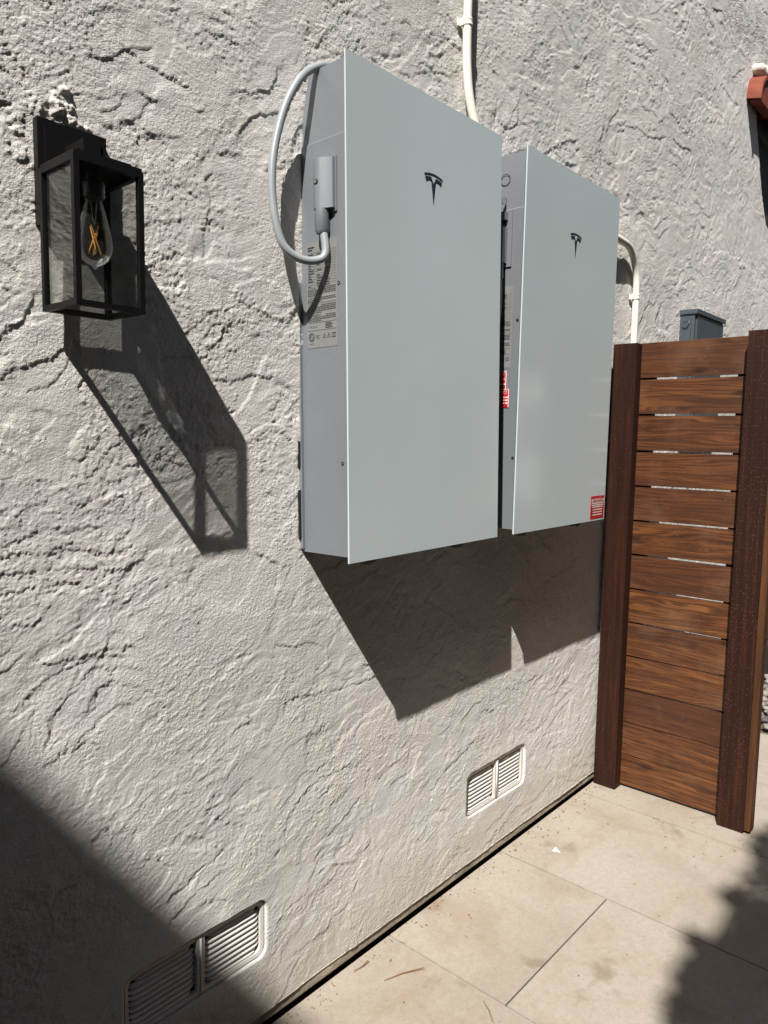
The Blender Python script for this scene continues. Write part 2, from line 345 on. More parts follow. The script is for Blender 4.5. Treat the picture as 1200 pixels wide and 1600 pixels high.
def build_wall(parent):
    NXc, NZc = 1300, 1000; X0, X1 = -1.5, 4.6
    xs = np.linspace(X0, X1, 4000); d = np.maximum((xs + 1.18) * .748 + .95, .9); den = 1 / d ** 1.15
    cum = np.cumsum(den); cum = (cum - cum[0]) / (cum[-1] - cum[0]); xc = np.interp(np.linspace(0, 1, NXc), cum, xs)
    v = np.linspace(0, 1, NZc)
    Zt = 2.50 + .43 * (xc - X0) ; Zt = np.maximum(Zt, 2.5)
    Z = .034 + (Zt[:, None] - .034) * v[None, :]
    X = np.repeat(xc[:, None], NZc, 1)
    xe = wall_edge(Z); t = np.clip((X - 2.2) / (X1 - 2.2), 0, 1)
    X = np.where(X > 2.2, 2.2 + t * (xe - 2.2), X)
    H = stucco_height(X, Z)
    H[:, 0] = np.minimum(H[:, 0], .001)
    edge = sst(.985, 1.0, t) * .02
    co_ = np.stack([X, -(H - edge), Z], -1).reshape(-1, 3).astype(np.float32)
    # coarse margins: top band and left band, foot return and the return at the far corner
    i = np.arange(NXc - 1)[:, None]; j = np.arange(NZc - 1)[None, :]
    a = i * NZc + j; q = np.stack([a, a + NZc, a + NZc + 1, a + 1], -1).reshape(-1, 4)
    extra = []; faces = [q]; base = co_.shape[0]
    def strip(idx, offs):
        nonlocal base
        pts = co_[idx].copy()
        if callable(offs): pts = offs(pts)
        else: pts = pts + np.array(offs, np.float32)
        extra.append(pts); n = len(idx); nw = base + np.arange(n); base += n
        faces.append(np.stack([idx[:-1], idx[1:], nw[1:], nw[:-1]], -1))
    top = np.arange(NXc) * NZc + NZc - 1; bot = np.arange(NXc) * NZc; lef = np.arange(NZc); rig = (NXc - 1) * NZc + np.arange(NZc)
    def up(p): p = p.copy(); p[:, 2] = 6.55; return p
    def left(p): p = p.copy(); p[:, 0] = -6.15; return p
    strip(top, up); strip(bot, (0, .05, .004)); strip(lef, left); strip(rig, (0.02, .30, 0))
    co2 = np.concatenate([co_] + extra); F = np.concatenate(faces).astype(np.int32)
    me = bpy.data.meshes.new('stucco_skin'); me.vertices.add(len(co2)); me.vertices.foreach_set('co', co2.ravel())
    me.loops.add(F.size); me.loops.foreach_set('vertex_index', F.ravel())
    me.polygons.add(len(F)); me.polygons.foreach_set('loop_start', np.arange(0, F.size, 4, dtype=np.int32))
    me.polygons.foreach_set('use_smooth', np.ones(len(F), bool)); me.update(calc_edges=True); me.validate()
    return link('stucco_skin', me, STUCCO, parent)

# ------------------------------------------------------------------ ground
def struct(o): o['kind'] = 'structure'; return o
struct(box('ground', (-60, -60, -.30), (200, 60, -.045), SOIL))
patio = bpy.data.objects.new('patio', None); COL.objects.link(patio); patio['kind'] = 'structure'
box('mortar_bed', (-6.15, -2.38, -.044), (2.725, -.008, -.006), BED, patio)
XJ = [-6.1, -5.5, -4.9, -4.4, -3.85, -3.25, -2.65, -2.05, -1.446, -.849, -.252, .344, .937, 1.536, 2.13, 2.725]
g = .0023
def paver(x0, x1, y0, y1, dz):
    o = box('paver', (x0 + g, y0 + g, -.022), (x1 - g, y1 - g, dz), PAVER, patio, .0022, 2)
for i in range(len(XJ) - 1):
    odd = abs(XJ[i] - .344) < .01 or False
    ys = [-.006, -.40, -1.60, -2.38] if odd else [-.006, -1.0 if i % 2 else -1.3, -2.2, -2.38]
    for a, b_ in zip(ys, ys[1:]): paver(XJ[i], XJ[i + 1], b_, a, random.uniform(-.0006, .0006))
# gravel strip beyond the paving
def gravel():
    rnd = random.Random(3); bm = bmesh.new()
    for k in range(620):
        x = rnd.uniform(2.76, 4.1); y = rnd.uniform(-1.0, -.02); s = rnd.uniform(.016, .036)
        m = Matrix.Translation((x, y, -.03 + rnd.uniform(0, .022))) @ Matrix.Rotation(rnd.uniform(0, 6.28), 4, 'Z') @ Matrix.Rotation(rnd.uniform(-.4, .4), 4, 'X') @ Matrix.Diagonal((s * rnd.uniform(1, 1.5), s, s * rnd.uniform(.5, .8), 1))
        bmesh.ops.create_icosphere(bm, subdivisions=2, radius=1, matrix=m)
    b = NB('river_pebble'); v = b.coord(); vo = b.n('ShaderNodeTexVoronoi'); vo.inputs['Scale'].default_value = 22; b.l(v, vo.inputs['Vector'])
    sp = b.n('ShaderNodeSeparateColor'); b.l(vo.outputs['Color'], sp.inputs[0])
    b.set(b.ramp(sp.outputs[0], [(.1, (.05, .05, .05)), (.4, (.11, .10, .09)), (.7, (.15, .11, .09)), (.95, (.19, .18, .16))]), .7)
    o = bm_obj('gravel', bm, b.m, None, True); o['kind'] = 'stuff'; tag(o, 'rounded river pebbles in a bed behind the gate post', 'gravel')
gravel()

# ------------------------------------------------------------------ house wall
house = thing('house_wall', 'rough trowelled pale grey stucco house wall carrying lantern and two batteries', 'wall')
build_wall(house)
box('foundation', (-6.15, .006, .0045), (4.6, .06, .0335), CONC, house)
box('footing', (-6.15, .040, -.25), (4.6, .058, .004), SOIL, house)
def make_vent(x0, x1, z0, z1):
    bmf = bmesh.new(); Y = .017; W = x1 - x0; H = z1 - z0; xm = x0 + W * .505
    fr = .010; th = .011
    # two rounded openings in one sheet frame
    def rrect(a, b_, c, d, r, n=5):
        out = []
        for cx, cz, t0 in ((b_ - r, d - r, 0), (a + r, d - r, 90), (a + r, c + r, 180), (b_ - r, c + r, 270)):
            for k in range(n + 1):
                t = math.radians(t0 + 90 * k / n); out.append((cx + r * math.cos(t), cz + r * math.sin(t)))
        return out
    cells = [(x0 + fr, xm - .011, z0 + fr, z1 - fr), (xm + .011, x1 - fr, z0 + fr, z1 - fr)]
    out = rrect(x0 + .001, x1 - .001, z0 + .001, z1 - .001, .021)
    v = None
    def ring_between(o, i_, yo, yi):
        A = [bmf.verts.new((p[0], yo, p[1])) for p in o]; B = [bmf.verts.new((p[0], yi, p[1])) for p in i_]
        for k in range(len(A)): bmf.faces.new((A[k], A[(k + 1) % len(A)], B[(k + 1) % len(B)], B[k]))
    # frame built as ring plus centre mullion
    inn = rrect(x0 + fr, x1 - fr, z0 + fr, z1 - fr, .016)
    ring_between(out, inn, Y - th, Y - th + .002); ring_between(out, out, Y - th, Y + .0); ring_between(inn, inn, Y - th + .002, Y + .003)
    vent = bm_obj('vent', bmf, VENTF, house, True, auto=.5)
    box('mullion', (xm - .010, Y - th - .001, z0 + .004), (xm + .010, Y + .002, z1 - .004), VENTF, vent, .002)
    bm = bmesh.new(); add_tube(bm, [(xm, Y - th - .001, z0 + .006), (xm, Y - th - .001, z1 - .006)], .0028, 8); bm_obj('mullion_bead', bm, VENT, vent, True)
    box('painted_hollow', (x0 + .004, .0188, z0 + .004), (x1 - .004, .0196, z1 - .004), VOID, vent)  # black sheet painted in for the unlit hollow behind the louvers
    for (a, b_, c, d) in cells:
        n = 9; p = (d - c) / n
        for k in range(n):
            bm = bmesh.new(); zc = c + p * (k + .5); cols = 18; rows = []
            ins = .010 if k in (0, n - 1) else 0.0
            for q in range(cols + 1):
                t = q / cols; x = a + ins + (b_ - a - 2 * ins) * t; e = min(1, min(t, 1 - t) / .10); e = math.sin(e * math.pi / 2)
                zz = zc + (1 - e) * .0016; hh = p * .34 * (.35 + .65 * e)
                pr = [(Y - th + .0035 + .0055 * (1 - e), zz - hh), (Y - th + .0035 + .005 * (1 - e), zz - hh * .4), (Y - .002 + .0015 * (1 - e), zz + hh * 1.05), (Y - .0005, zz + hh * 1.05), (Y - th + .0055 + .005 * (1 - e), zz - hh)]
                rows.append([bm.verts.new((x, y, z)) for y, z in pr])
            for r0, r1 in zip(rows, rows[1:]):
                for m_ in range(5): bm.faces.new((r0[m_], r1[m_], r1[(m_ + 1) % 5], r0[(m_ + 1) % 5]))
            bm.faces.new(rows[0]); bm.faces.new(rows[-1][::-1])
            bm_obj('louver', bm, VENT, vent, True, auto=.6)
for vv in VENTS: make_vent(*vv)

# ------------------------------------------------------------------ wall batteries
PW, PH, D = .609, 1.099, .1623
SU = (0, -1, 0); SV = (0, 0, 1)      # text axes on a left-hand side face
def emblem(parent, cx, cz, w_, y):
    bm = bmesh.new(); s = w_ / 2
    arc = [(x / 10, 1.0 - .15 * (x / 10) ** 2) for x in range(-10, 11)]
    outer = arc + [(x * .985, yy - .135 - .0 * x) for x, yy in arc[::-1]]
    ring = [(u, v) for u, v in outer]
    k = len(arc)
    f = lambda u, v, d: Vector((cx + u * s, y - d, cz + v * s))
    va = [bm.verts.new(f(u, v, 0)) for u, v in arc]; vb = [bm.verts.new(f(u * .98, v - .135, 0)) for u, v in arc]
    for i in range(k - 1): bm.faces.new((va[i], va[i + 1], vb[i + 1], vb[i]))
    body = lambda x: .775 - .15 * x * x
    for sg in (1, -1):
        xs = [.27, .45, .65, .80, .93]; top = [(x, body(x)) for x in xs]; bt = [(.28, .47), (.42, .50), (.58, .47), (.69, .40), (.80, .36)]
        A = [bm.verts.new(f(sg * u, v, 0)) for u, v in top]; B = [bm.verts.new(f(sg * u, v, 0)) for u, v in bt]
        for i in range(4): bm.faces.new((A[i], A[i + 1], B[i + 1], B[i]))
        C1 = bm.verts.new(f(0, .36, 0)); C2 = bm.verts.new(f(0, -1.05, 0)); L = bm.verts.new(f(sg * .25, .45, 0))
        bm.faces.new((bm.verts.new(f(sg * .27, body(.27), 0)), C1, C2, L, bm.verts.new(f(sg * .28, .47, 0))))
    return bm_obj('emblem', bm, EMB, parent)
def side_panel_mesh(bm, s):
    """casing with chamfered, slightly drawn-in shoulders; s=0.006 inset"""
    yb, yf = .004, -(D - .0075)
    zc, zt, z0 = .935, PH - .006, .013
    def ring(z, inset, back):
        return [bm.verts.new(p) for p in ((s + inset, yf, z), (s + inset, back, z), (PW - s - inset, back, z), (PW - s - inset, yf, z))]
    r0 = ring(z0, 0, yb); r1 = ring(zc, 0, yb); r2 = ring(zc + .003, .0030, yb - .006); r3 = ring(zt, .009, -.034)
    for a, b_ in ((r0, r1), (r1, r2), (r2, r3)):
        for k in range(4): bm.faces.new((a[k], a[(k + 1) % 4], b_[(k + 1) % 4], b_[k]))
    bm.faces.new(r0[::-1]); bm.faces.new(r3)
def screw(parent, y, z):
    bm = bmesh.new(); add_tube(bm, [(.0052, y, z), (.0046, y, z)], .0042, 14); o = bm_obj('screw_hole', bm, VOID, parent)
    bm = bmesh.new(); add_tube(bm, [(.0055, y - .0004, z - .0006), (.0040, y - .0004, z - .0006)], .0023, 10); bm_obj('screw', bm, STEEL, o)
def battery(loc, rot, label, first):
    t = thing('wall_battery', label, 'battery', loc, rot, 'white glass home batteries on the stucco wall')
    bm = bmesh.new(); side_panel_mesh(bm, .006); cas = bm_obj('casing', bm, SILVER, t, True, .0016, 2, .5)
    # rear mounting plate, shows behind the chamfered shoulder
    bm = bmesh.new(); add_box(bm, (-.001, -.010, .02), (PW + .001, .014, .93)); add_box(bm, (.004, -.012, .93), (PW - .004, .012, PH - .012)); bm_obj('back_plate', bm, SILVER, t, True, .002, 1, .5)
    # wall bracket feet
    for z0, z1 in ((.045, .16), (.215, .275), (.60, .66)): box('bracket', (-.008, -.006, z0), (.03, .010, z1), VOID, t, .002)
    # glass front
    gl = box('front_panel', (0, -D, 0), (PW, -D + .0045, PH), FROST, t, .0014, 3)
    emblem(gl, PW / 2, .897 - .012, .073, -D - .0006)
    box('gasket', (.003, -D + .0047, .004), (PW - .003, -D + .0078, PH - .004), VOID, t)
    for x in (.10, .46):
        bm = bmesh.new(); add_tube(bm, [(x, -.125, .014), (x, -.125, -.008), (x, -.125, -.016)], [.020, .020, .014], 14); bm_obj('foot_knob', bm, VOID, t, True, auto=.6)
    screw(t, -.131 if first else -.145, .622); screw(t, -.138 if first else -.146, .225)
    # side rating label
    lab = box('rating_label', (.0052, -.127, .487), (.0062, -.028, .722), LABELM, t)
    bm = bmesh.new(); rnd = random.Random(5); X = .0047
    O = (X, -.032, 0); U = SU; V = SV
    z = .712
    quad(bm, O, U, V, .001, .709, .022, .712); quad(bm, O, U, V, .001, .7035, .016, .7065); quad(bm, O, U, V, .046, .702, .058, .714)
    zz = .698
    for r in range(13):
        quad(bm, O, U, V, 0, zz, .092, zz + .0005)
        for a in (.002, .030, .055):
            if rnd.random() < .8: quad(bm, O, U, V, a, zz - .0040, a + rnd.uniform(.008, .02), zz - .0022)
        zz -= .0059
    def para(head, z_, n):
        text_verts(bm, head, .0056, (X, -.033, z_), U, V); x_ = .0042 * len(head)
        for r in range(n):
            end = .09 if r < n - 1 else .045
            while x_ < end:
                w_ = rnd.uniform(.003, .009); quad(bm, O, U, V, x_, z_ + .0004, min(x_ + w_, end), z_ + .0022); x_ += w_ + .0014
            z_ -= .0039; x_ = 0
        return z_
    zz = para('CAUTION:', zz - .003, 5); zz = para('WARNING:', zz - .0025, 3); quad(bm, O, U, V, 0, zz + .001, .092, zz + .0016)
    zz = para('ATTENTION:', zz - .005, 5); zz = para('AVERTISSEMENT:', zz - .0025, 4)
    quad(bm, O, U, V, 0, zz + .001, .092, zz + .0016); text_verts(bm, 'T E S L A', .0068, (X, -.036, zz - .010), U, V)
    for k in range(4): quad(bm, O, U, V, .056, zz - .003 - .0034 * k, .075 + .004 * (k % 2), zz - .0015 - .0034 * k)
    zz -= .0165; quad(bm, O, U, V, 0, zz, .092, zz + .0006)
    # certification marks
    cx, cz, r = .011, zz - .014, .0095
    for r0, r1 in ((r, r * .86), (r * .72, r * .62)):
        n = 26
        for k in range(n):
            a0, a1 = 2 * math.pi * k / n, 2 * math.pi * (k + 1) / n
            bm.faces.new([bm.verts.new((X, -.032 - cx - rr * math.cos(aa), cz + rr * math.sin(aa))) for rr, aa in ((r0, a0), (r0, a1), (r1, a1), (r1, a0))])
    text_verts(bm, 'ETL', .0065, (X, -.0315 - cx, cz - .0022), U, V, 'CENTER'); text_verts(bm, 'Intertek', .0045, (X, -.032 - cx, cz - .016), U, V, 'CENTER')
    text_verts(bm, 'FC', .012, (X, -.032 - .026, cz - .005), U, V, squash=.8)
    for xx in (.053, .067):
        tri = [(xx - .0058, cz - .004), (xx + .0058, cz - .004), (xx, cz + .0065)]
        for k in range(3):
            p, q = tri[k], tri[(k + 1) % 3]; m0 = (xx, cz - .0008)
            i0 = (p[0] + (m0[0] - p[0]) * .2, p[1] + (m0[1] - p[1]) * .2); i1 = (q[0] + (m0[0] - q[0]) * .2, q[1] + (m0[1] - q[1]) * .2)
            bm.faces.new([bm.verts.new((X, -.032 - a, b_)) for a, b_ in (p, q, i1, i0)])
        quad(bm, O, U, V, xx - .0006, cz - .0025, xx + .0006, cz + .003)
    for a in (0, .0062):
        x0 = .077 + a
        for (u0, v0, u1, v1) in ((x0, -.0045, x0 + .006, -.0033), (x0, .004, x0 + .006, .0052), (x0, -.0045, x0 + .001, .005), (x0 + .005, -.0045, x0 + .006, .005)): quad(bm, O, U, V, u0, cz + v0, u1, cz + v1)
    bm_obj('lettering', bm, INK, lab)
    # cable entry: flange, housing, gland
    if first:
        yc, zt, zb = -.090, .888, .782
        bm = bmesh.new(); add_box(bm, (.002, -.129, zb - .006), (.0065, -.076, zt + .003)); bm_obj('flange', bm, CAST, t, True, .0015, 2, .5)
        bm = bmesh.new(); prof = [(.006, yc + .017), (-.010, yc + .0165), (-.018, yc + .012), (-.0225, yc + .003), (-.0225, yc - .004), (-.019, yc - .013), (-.012, yc - .020), (-.006, yc - .036), (.006, yc - .036)]
        add_poly(bm, prof, lambda u, v, d: Vector((u, v, zb + d)), zt - zb); hs = bm_obj('connector', bm, CAST, t, True, .002, 2, .5)
        bm = bmesh.new(); add_tube(bm, [(-.0208, yc - .001, .838), (-.0232, yc - .001, .838)], .006, 16); o = bm_obj('screw_boss', bm, VOID, hs)
        bm = bmesh.new(); add_tube(bm, [(-.0225, yc - .001, .838), (-.0246, yc - .001, .838)], .0040, 12); bm_obj('screw', bm, STEEL, hs)
        bm = bmesh.new(); add_tube(bm, [(-.006, yc - .003, zb + .001), (-.006, yc - .003, zb - .045), (-.006, yc - .003, zb - .052)], [.0165, .0165, .0125], 20); bm_obj('gland', bm, CAST, hs, True, auto=.6)
        W = [(-.016, -.092, 1.828), (-.039, -.08, 1.813), (-.072, -.065, 1.816), (-.1, -.05, 1.84), (-.113, -.04, 1.889), (-.117, -.033, 1.949), (-.113, -.03, 2.016), (-.097, -.03, 2.086), (-.075, -.035, 2.151), (-.043, -.04, 2.204), (-.005, -.04, 2.237), (.03, -.05, 2.250)]
        pts = [(-.006, yc - .004, zb - .035), (-.0065, yc - .008, zb - .052)] + [(x + .0095 * (z - 1.1446), y - .018 * (z - 1.1446), z - 1.1446) for x, y, z in W] + [(.07, -.06, 1.08)]
        tube('cable', spline(pts, 8), .0088, CABLE, t, 16)
    else:
        yb = -.074
        for z, r in ((1.022, .0165), (.965, .0085)):
            bm = bmesh.new(); n = 28; zr = z
            for k in range(n):
                a0, a1 = 2 * math.pi * k / n, 2 * math.pi * (k + 1) / n
                bm.faces.new([bm.verts.new((.0055 + .006 * (z > .9) * 0 + (.0015 + .0075 * (z - .941) / .152 if z > .941 else 0) - .0008, -.085 - rr * math.cos(aa), z + rr * math.sin(aa))) for rr, aa in ((r, a0), (r, a1), (r * .86, a1), (r * .86, a0))])
            bm_obj('knockout', bm, VOID, t)
        bm = bmesh.new(); add_box(bm, (.002, -.118, .775), (.0065, -.030, .932)); bm_obj('flange', bm, CAST, t, True, .0025, 2, .5)
        bm = bmesh.new(); add_box(bm, (-.020, -.104, .905), (.003, -.050, .926)); add_box(bm, (-.024, -.104, .785), (.003, -.045, .884)); hs = bm_obj('connector', bm, CAST, t, True, .003, 2, .5)
        bm = bmesh.new(); add_tube(bm, [(-.010, -.088, .786), (-.010, -.088, .742)], .012, 16); bm_obj('gland', bm, CAST, hs, True, auto=.6)
        pts = [(-.010, -.088, .75), (-.010, -.089, .72), (-.013, -.092, .66), (-.022, -.090, .60), (-.040, -.075, .55), (-.055, -.045, .55), (-.06, -.02, .62), (-.055, -.012, .8), (-.03, -.01, .95)]
        tube('cable', spline(pts, 8), .0085, CABLE, t, 14)
        # red stickers beside the hidden edge
        for (y0, z0, y1, z1, lines, X) in ((-.116, .425, -.030, .478, ['DISCONNECT', 'IN'], .0047), (-.127, .372, -.030, .426, ['DISCONNECT'], .0040)):
            st = box('red_sticker', (X, y1 * -1 * -1, z0), (.0062, y0, z1), RED, t)
            bm = bmesh.new(); O = (X - .0005, 0, 0)
            quad(bm, O, U, V, -y0 - .0030, z0, -y0 - .0006, z1); quad(bm, O, U, V, -y1, z1 - .0022, -y0 - .0006, z1 - .0006)
            zz = z1 - .014
            for s_ in lines: text_verts(bm, s_, .0125, (X - .0006, y0 + .006, zz), U, V, 'RIGHT', .85); zz -= .0135
            while zz > z0 + .004:
                for a in (.008, .019, .031, .045):
                    quad(bm, O, U, V, -y0 - a - .0035, zz + .001, -y0 - a + .0035, zz + .005)
                zz -= .0085
            bm_obj('lettering', bm, WHITE, st)
        # warning sticker on the glass, bottom right
        W0, W1, Z0, Z1 = PW - .110, PW - .006, .006, .086
        st = box('warning_sticker', (W0, -D - .0006, Z0), (W1, -D + .0004, Z1), RED, gl)
        bm = bmesh.new(); O = (0, -D - .0011, 0); A = (1, 0, 0); B = (0, 0, 1); xc = (W0 + W1) / 2
        text_verts(bm, 'WARNING', .0145, (xc, -D - .0011, Z1 - .018), A, B, 'CENTER')
        for sx in (-.043, .043):
            bm.faces.new([bm.verts.new((xc + sx + a, -D - .0011, Z1 - .018 + b_)) for a, b_ in ((-.006, 0), (.006, 0), (0, .010))])
        quad(bm, O, A, B, W0 + .004, Z1 - .021, W1 - .004, Z1 - .0202)
        rr = random.Random(2); zz = Z1 - .027
        for r in range(6):
            a = W0 + (.006 if r < 2 else .012 + .006 * rr.random()); e = 2 * xc - a; x_ = a
            while x_ < e:
                w_ = rr.uniform(.004, .010); quad(bm, O, A, B, x_, zz, min(x_ + w_, e), zz + .0038); x_ += w_ + .0018
            zz -= .0066 if r < 2 else .0092
        bm_obj('lettering', bm, WHITE, st)
    return t
battery((0, 0, 1.1446), (-.018, -.0095, 0), 'nearer wall battery with grey cable looping out of its side beside the lantern', True)
battery((.697, 0, 1.1538), (.0055, -.0029, 0), 'farther wall battery with red warning sticker on its front near the wooden gate post', False)

# ------------------------------------------------------------------ lantern
L0 = (-.608, -.142); LW, LD = .121, .121; LZ0, LZ1 = 1.634, 1.866
lan = thing('wall_lantern', 'black square wall lantern with clear panes and amber filament bulb on stucco', 'lantern', (-.548, 0, 1.75))
def ll(a, b): return [tuple(p[i] - (-.548, 0, 1.75)[i] for i in range(3)) for p in (a, b)]
def lbox(name, a, b, mat, parent=lan, bevel=.0008): a, b = ll(a, b); return box(name, a, b, mat, parent, bevel, 1)
x0, y0 = L0; x1, y1 = x0 + LW, y0 + LD; bt = .0095
bp = lbox('back_plate', (-.606, -.016, 1.778), (-.484, .004, 1.952), BLACK, bevel=.002)
a, b_ = ll((-.594, -.0185, 1.79), (-.496, -.0155, 1.940)); box('raised_field', a, b_, BLACK, bp, .001, 1)
lbox('arm', (-.560, -.082, 1.882), (-.530, -.014, 1.915), BLACK, bevel=.0015)
bm = bmesh.new()
for (cx, cy) in ((x0, y0), (x1 - bt, y0), (x0, y1 - bt), (x1 - bt, y1 - bt)):
    a, b_ = ll((cx, cy, LZ0 + bt), (cx + bt, cy + bt, LZ1 - bt)); add_box(bm, a, b_)
for z in (LZ0, LZ1 - bt):
    for (p, q) in (((x0, y0, z), (x1, y0 + bt, z + bt)), ((x0, y1 - bt, z), (x1, y1, z + bt)), ((x0, y0 + bt, z), (x0 + bt, y1 - bt, z + bt)), ((x1 - bt, y0 + bt, z), (x1, y1 - bt, z + bt))):
        a, b_ = ll(p, q); add_box(bm, a, b_)
bm_obj('cage_frame', bm, BLACK, lan)
lbox('roof', (x0 + .002, y0 + .002, LZ1 + .0002), (x1 - .002, y1 - .002, LZ1 + .006), BLACK)
lbox('roof_cap', (x0 + .014, y0 + .014, LZ1 + .0062), (x1 - .014, y1 - .014, LZ1 + .0125), BLACK)
e = .0045
for (p, q) in (((x0 + bt, y0 + e, LZ0 + bt), (x1 - bt, y0 + e + .002, LZ1 - bt)), ((x0 + e, y0 + bt, LZ0 + bt), (x0 + e + .002, y1 - bt, LZ1 - bt)), ((x1 - e - .002, y0 + bt, LZ0 + bt), (x1 - e, y1 - bt, LZ1 - bt)), ((x0 + bt, y1 - e - .002, LZ0 + bt), (x1 - bt, y1 - e, LZ1 - bt))):
    lbox('glass_pane', p, q, GPANE, bevel=0)
bx, by = -.5455, -.084; lx = bx + .548
bm = bmesh.new(); zt = LZ1 - .001
prof = [(0, .012), (.017, .012), (.0185, .0185)] + [(.019 + .004 * k, .0185 if k % 2 else .0172) for k in range(6)] + [(.044, .0165)]
add_tube(bm, [(lx, by, zt - 1.75 - p) for p, r in prof], [r for p, r in prof], 24); sok = bm_obj('socket', bm, SOCK, lan, True, auto=.8)
bm = bmesh.new(); prof = [(.040, .0125), (.050, .0135), (.060, .0165), (.075, .0205), (.092, .0245), (.108, .0278), (.120, .0290), (.132, .0275), (.142, .0225), (.149, .0145), (.153, .0065), (.157, .003), (.159, .0005)]
add_tube(bm, [(lx, by, zt - 1.75 - p) for p, r in prof], [r for p, r in prof], 28); bulb = bm_obj('bulb', bm, GBULB, lan, True)
bm = bmesh.new()
for k in range(4):
    t0 = math.pi / 2 * k + .4; t1 = t0 + 2.5
    add_tube(bm, [(lx + .0085 * math.cos(t0), by + .0085 * math.sin(t0), zt - 1.75 - .088), (lx + .0105 * math.cos(t1), by + .0105 * math.sin(t1), zt - 1.75 - .134)], .0010, 6)
bm_obj('filament', bm, FILA, bulb)
bm = bmesh.new(); add_tube(bm, [(lx, by, zt - 1.75 - .044), (lx, by, zt - 1.75 - .07), (lx, by, zt - 1.75 - .086)], [.006, .0035, .002], 10)
add_tube(bm, [(lx, by, zt - 1.75 - .085), (lx, by, zt - 1.75 - .136)], .0006, 5); bm_obj('stem', bm, GBULB, bulb, True)

# ------------------------------------------------------------------ conduits
def strap(parent, x, y, z, r):
    bm = bmesh.new(); add_tube(bm, [(x, y, z - .0105), (x, y, z - .0075), (x, y, z - .003), (x, y, z + .003), (x, y, z + .0075), (x, y, z + .0105)], [r + .0012, r + .0028, r + .0016, r + .0016, r + .0028, r + .0012], 20)
    add_box(bm, (x - r - .012, -.002, z - .010), (x - r + .002, .008 - .010 - y * 0 - .004, z + .010)); add_box(bm, (x - r - .004, y, z - .0095), (x - r + .001, -.001, z + .0095))
    bm_obj('strap', bm, CONDUIT, parent, True, auto=.6)
c1 = thing('conduit', 'cream painted conduit rising up the wall from behind the nearer battery', 'conduit', (.60, 0, 2.2))
def rel(P, o): return [tuple(p[i] - o[i] for i in range(3)) for p in P]
o1 = (.60, 0, 2.2)
pts = [(.595, -.020, 4.2), (.595, -.020, 3.4), (.595, -.020, 2.8), (.595, -.020, 2.66), (.595, -.020, 2.55), (.597, -.021, 2.47), (.605, -.024, 2.40), (.622, -.030, 2.335), (.648, -.038, 2.275), (.67, -.045, 2.21)]
tube('pipe', spline(rel(pts, o1), 8), .0125, CONDUIT, c1, 18)
strap(c1, -.0045, -.020, .382, .0125); strap(c1, -.005, -.020, 1.6, .0125)
c2 = thing('conduit', 'cream painted conduit bending down from behind the farther battery past the gate post', 'conduit', (1.82, 0, 0))
o2 = (1.82, 0, 0)
pts = [(1.20, -.05, 2.20), (1.55, -.035, 2.205), (1.64, -.03, 2.205), (1.72, -.025, 2.20), (1.78, -.022, 2.165), (1.815, -.020, 2.11), (1.823, -.020, 2.03), (1.823, -.020, 1.9), (1.825, -.020, 1.0), (1.825, -.020, .03)]
tube('pipe', spline(rel(pts, o2), 8), .0135, CONDUIT, c2, 18)
strap(c2, .003, -.020, 2.02, .0135); strap(c2, .005, -.020, .9, .0135)

# ------------------------------------------------------------------ electrical box behind the gate
eb = thing('electrical_box', 'slate grey electrical box with overhanging lid on the wall above the gate', 'electrical box', (2.39, 0, 1.60))
Wb = .40
box('enclosure', (0, -.066, -.12), (Wb, .006, .425), GREYBOX, eb, .003)
box('lid', (-.006, -.080, .4255), (Wb + .006, .006, .446), GREYBOX, eb, .003)
box('door', (.012, -.0745, -.10), (Wb - .012, -.0662, .418), GREYBOX, eb, .002)
bm = bmesh.new(); add_tube(bm, [(-.0015, -.042, .395), (-.005, -.042, .385), (-.006, -.036, .370), (-.006, -.024, .366), (-.005, -.014, .370), (-.0015, -.012, .392)], .0022, 8); add_box(bm, (-.002, -.048, .392), (.001, -.008, .404)); bm_obj('latch', bm, GREYBOX, eb)
box('seam', (-.0012, -.050, -.1), (.0005, -.048, .36), VOID, eb)

# ------------------------------------------------------------------ wooden gate panel
gt = thing('wooden_gate', 'stained brown gate panel of thirteen horizontal boards between two incised posts', 'gate', (1.70, -.30, 0))
def grel(p): return (p[0] - 1.70, p[1] + .30, p[2])
def post(y0_, y1_, z1, seed):
    bm = bmesh.new(); add_box(bm, grel((1.648, y0_, -.02)), grel((1.738, y1_, z1)))
    return bm_obj('post', bm, POST, gt, True, .006, 3, .6)
post(-.108, -.014, 1.812, 1); post(-.602, -.510, 1.826, 2)
box('edge_trim', grel((1.652, -.6255, .012)), grel((1.700, -.603, 1.826)), CEDAR, gt, .005, 3)
zs = [(1.815, 1.681), (1.673, 1.5405), (1.5325, 1.3975), (1.3885, 1.258), (1.250, 1.1185), (1.1105, .9815), (.9735, .8415), (.8345, .702), (.6945, .562), (.556, .4225), (.417, .281), (.277, .1425), (.1385, .012)]
proto = None
for k, (za, zb) in enumerate(zs):
    h = za - zb; w_ = random.uniform(-.0015, .0015)
    bm = bmesh.new(); add_box(bm, (0, -.505, -h / 2), (.019, -.105, h / 2))
    o = bm_obj('board', bm, BOARD, gt, True, .0022, 2, .6)
    o.location = (w_, .30 - .0, (za + zb) / 2); o.rotation_euler = (random.uniform(-.0035, .0035), 0, 0)
# mid stile behind boards, for the fixing
box('stile', grel((1.7215, -.150, .03)), grel((1.760, -.112, 1.80)), CEDAR, gt, .002)
box('stile', grel((1.7215, -.500, .03)), grel((1.760, -.462, 1.80)), CEDAR, gt, .002)

